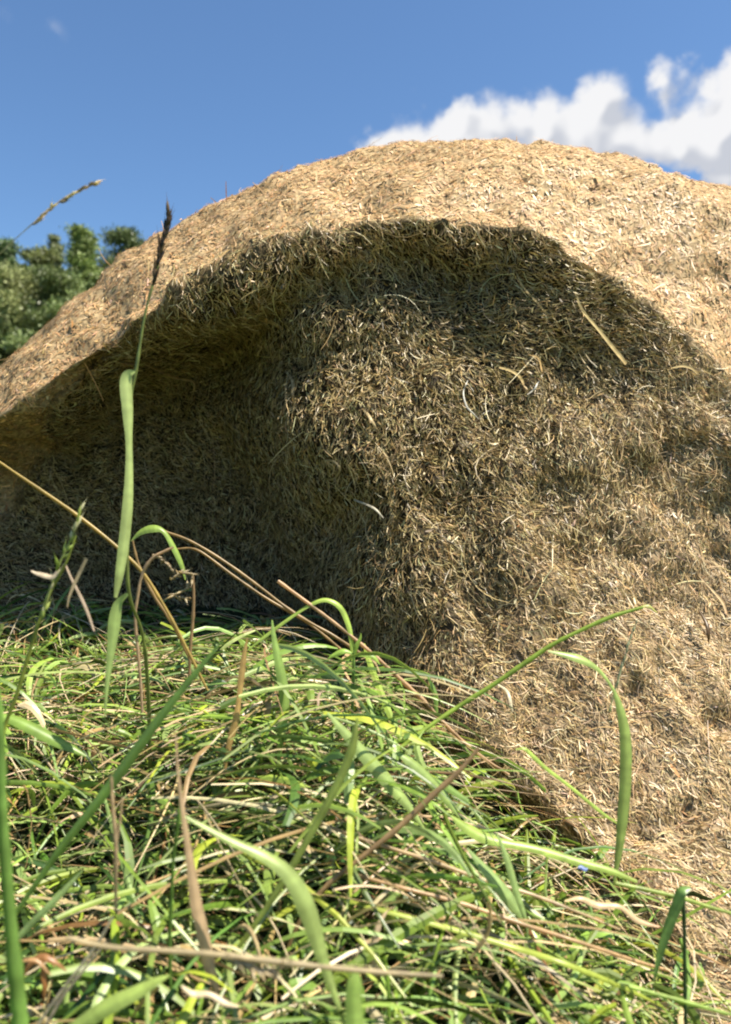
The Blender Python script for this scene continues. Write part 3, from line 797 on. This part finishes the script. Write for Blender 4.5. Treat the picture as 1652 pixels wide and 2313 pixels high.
# strands of hay loose on the bale's face, and one dark slit: parts of the bale
for ctrl, c in [
    ([(1300, 662, 8), (1312, 700, 11), (1345, 745, 11), (1378, 785, 14), (1415, 822, 12)], (.62, .50, .26)),
    ([(1166, 615, 5), (1180, 655, 8), (1215, 690, 7), (1240, 715, 8)], (.58, .46, .26)),
    ([(1128, 830, 8), (1150, 838, 11), (1172, 855, 11), (1184, 868, 7)], (.64, .50, .26)),
    ([(1218, 862, 4), (1205, 878, 7), (1192, 892, 4)], (.72, .70, .64)),
    ([(1058, 860, 4), (1045, 890, 6), (1052, 920, 7), (1070, 936, 6), (1082, 946, 4)], (.56, .54, .46)),
    ([(1514, 832, 5), (1535, 830, 9), (1560, 836, 9), (1580, 850, 4)], (.62, .50, .28)),
    ([(1192, 800, 4), (1212, 812, 7), (1226, 840, 5)], (.60, .42, .20)),
    ([(800, 1128, 7), (830, 1140, 9), (850, 1152, 8), (868, 1170, 4)], (.66, .60, .44)),
    ([(325, 822, 8), (365, 840, 11), (405, 856, 12), (440, 866, 10), (438, 885, 6)], (.62, .42, .22)),
    ([(648, 840, 8), (662, 865, 12), (664, 895, 10), (670, 925, 7)], (.64, .48, .26)),
    ([(580, 700, 10), (600, 725, 14), (625, 735, 12), (640, 745, 6)], (.60, .44, .24)),
    ([(715, 1060, 5), (730, 1042, 9), (755, 1042, 9), (768, 1060, 9), (755, 1080, 8), (730, 1085, 6)], (.46, .36, .18)),
    ([(1580, 1300, 5), (1605, 1335, 9), (1630, 1365, 10), (1642, 1385, 8)], (.68, .52, .32)),
    ([(1580, 1380, 10), (1592, 1420, 16), (1600, 1450, 5)], (.10, .06, .02)),  # no strand: dark strip standing in for the shade of a slit
    ([(1125, 1545, 8), (1140, 1555, 12), (1150, 1580, 12), (1158, 1608, 10)], (.72, .64, .44)),
    ([(1090, 1060, 5), (1110, 1068, 9), (1120, 1075, 5)], (.66, .56, .36)),
    ([(1372, 1410, 4), (1400, 1430, 6), (1420, 1462, 7)], (.66, .54, .32)),
    ([(1495, 1455, 4), (1525, 1495, 6), (1548, 1532, 5)], (.64, .50, .30)),
    ([(820, 925, 10), (840, 950, 12), (850, 970, 6)], (.62, .48, .26)),
]:
    Pw, Wm = trace(ctrl, 'face'); Pw[:, 1] -= .010 * np.sin(np.linspace(0, math.pi, len(Pw)))
    m = leaf_mesh(Pw, Wm * .62, rng.uniform(-.5, .6), c)
    mesh_obj('hay_strand', m[0], m[1], M_blade, m[2], smooth=True, parent=bale, loc=base_loc)


# ------------------------------------------------------------------ trees
def tree(name, label, px, top_py, halfw, Y, n, tone, conic, seed, lean=0.0):
    r = np.random.default_rng(seed)
    halfw = halfw * 1.25; n = int(n * 1.2)
    d = pdir(px, 1100); x0 = d[0] * Y
    H = CAMZ + pdir(px, top_py)[2] * Y
    Rw = halfw * Y / F
    base = np.array([x0, Y, 0.0])
    e = bpy.data.objects.new(name, None); COL.objects.link(e); e.location = tuple(base)
    tag(e, label, 'tree', 'trees behind the bale')
    # trunk and limbs
    tz = np.linspace(-.3, H * .96, 14)
    tp = np.stack([base[0] + .25 * np.sin(tz * .5 + seed) + lean * tz, base[1] + .2 * np.cos(tz * .4), tz], -1)
    tubes = [tube_mesh(tp, np.interp(tz, [0, H], [.55, .06]), (.1, .08, .06), 9)]
    clumps = []
    nl = 60
    for i in range(nl):
        f = .18 + .80 * (i + r.random()) / nl
        env = (1 - f) ** .75 * 1.25 if conic else math.sin(min(1, (f - .08) / .92) * math.pi * .93 + .1) ** .6
        a = r.uniform(0, 2 * math.pi)
        rad = Rw * max(env, .12) * r.uniform(.35, 1.05)
        c0 = np.array([np.interp(f * H, tz, tp[:, 0]), np.interp(f * H, tz, tp[:, 1]), f * H])
        c1 = c0 + np.array([math.cos(a) * rad, math.sin(a) * rad, rad * r.uniform(.05, .45)])
        s = spline([c0, (c0 + c1) / 2 + [0, 0, -.08 * rad], c1], 6)
        tubes.append(tube_mesh(s, np.linspace(.12, .03, 6), (.1, .08, .06), 5))
        clumps.append((c1, Rw * r.uniform(.28, .46) * (1.0 - .35 * f)))
        clumps.append(((c0 + c1) / 2, Rw * r.uniform(.22, .36)))
    clumps.append((tp[-1], Rw * .16))
    tv = join(tubes)
    mesh_obj('trunk', tv[0], tv[1], M_bark, smooth=True, parent=e, loc=base)
    n = int(n * 2.4)
    ci = r.integers(0, len(clumps), n)
    C0 = np.array([c for c, _ in clumps])[ci]; R0 = np.array([q for _, q in clumps])[ci]
    v = norm(r.standard_normal((n, 3))) * (r.random((n, 1)) ** .45)
    v[:, 2] *= .62
    p = C0 + v * R0[:, None] * (1 + .3 * r.standard_normal((n, 1)))
    p[:, 2] = np.minimum(p[:, 2], H)
    t = norm(r.standard_normal((n, 3)) + np.array([0, 0, .1])); s_ = norm(np.cross(t, r.standard_normal((n, 3))))
    Ls = r.uniform(.12, .27, n)
    K = 3
    u = np.linspace(-.5, .5, K)[None, :, None]
    Pk = p[:, None] + t[:, None] * Ls[:, None, None] * u
    W = (Ls * .55)[:, None] * np.array([.25, 1, .2])[None]
    ctone = np.array([.8, 1.0, 1.25])[r.integers(0, 3, len(clumps))][ci]
    c = np.array(tone) * np.array([1.65, 1.5, 1.35]) * (1 + .22 * r.standard_normal((n, 1))) * ctone[:, None]
    rb = ribbons(Pk, W, s_, np.clip(c, .004, .5))
    mesh_obj('crown', rb[0], rb[1], M_leaf, rb[2], parent=e, loc=base)


tree('tree', 'dark narrow conifer at the very left edge of the photo', 12, 538, 62, 62, 15000, (.06, .10, .035), True, 11)
tree('tree', 'bushy mid-green tree between the dark narrow conifer and the slim pale one', 84, 556, 66, 60, 15000, (.12, .15, .05), False, 12)
tree('tree', 'slim pale-topped tree left of the tallest tree', 138, 528, 38, 64, 9000, (.13, .16, .08), True, 13)
tree('tree', 'tallest bright green tree in the middle of the clump', 202, 510, 74, 58, 18000, (.12, .17, .05), True, 14)
tree('tree', 'dark round-headed tree whose right side dips behind the bale', 290, 514, 86, 64, 16000, (.07, .10, .035), False, 15)
tree('tree', 'low light green tree in front of the others at the left edge', 20, 600, 115, 50, 16000, (.14, .17, .07), False, 16)
tree('tree', 'low dark green tree standing in front of the tallest, above the bale edge', 165, 612, 120, 50, 16000, (.09, .125, .045), False, 17)
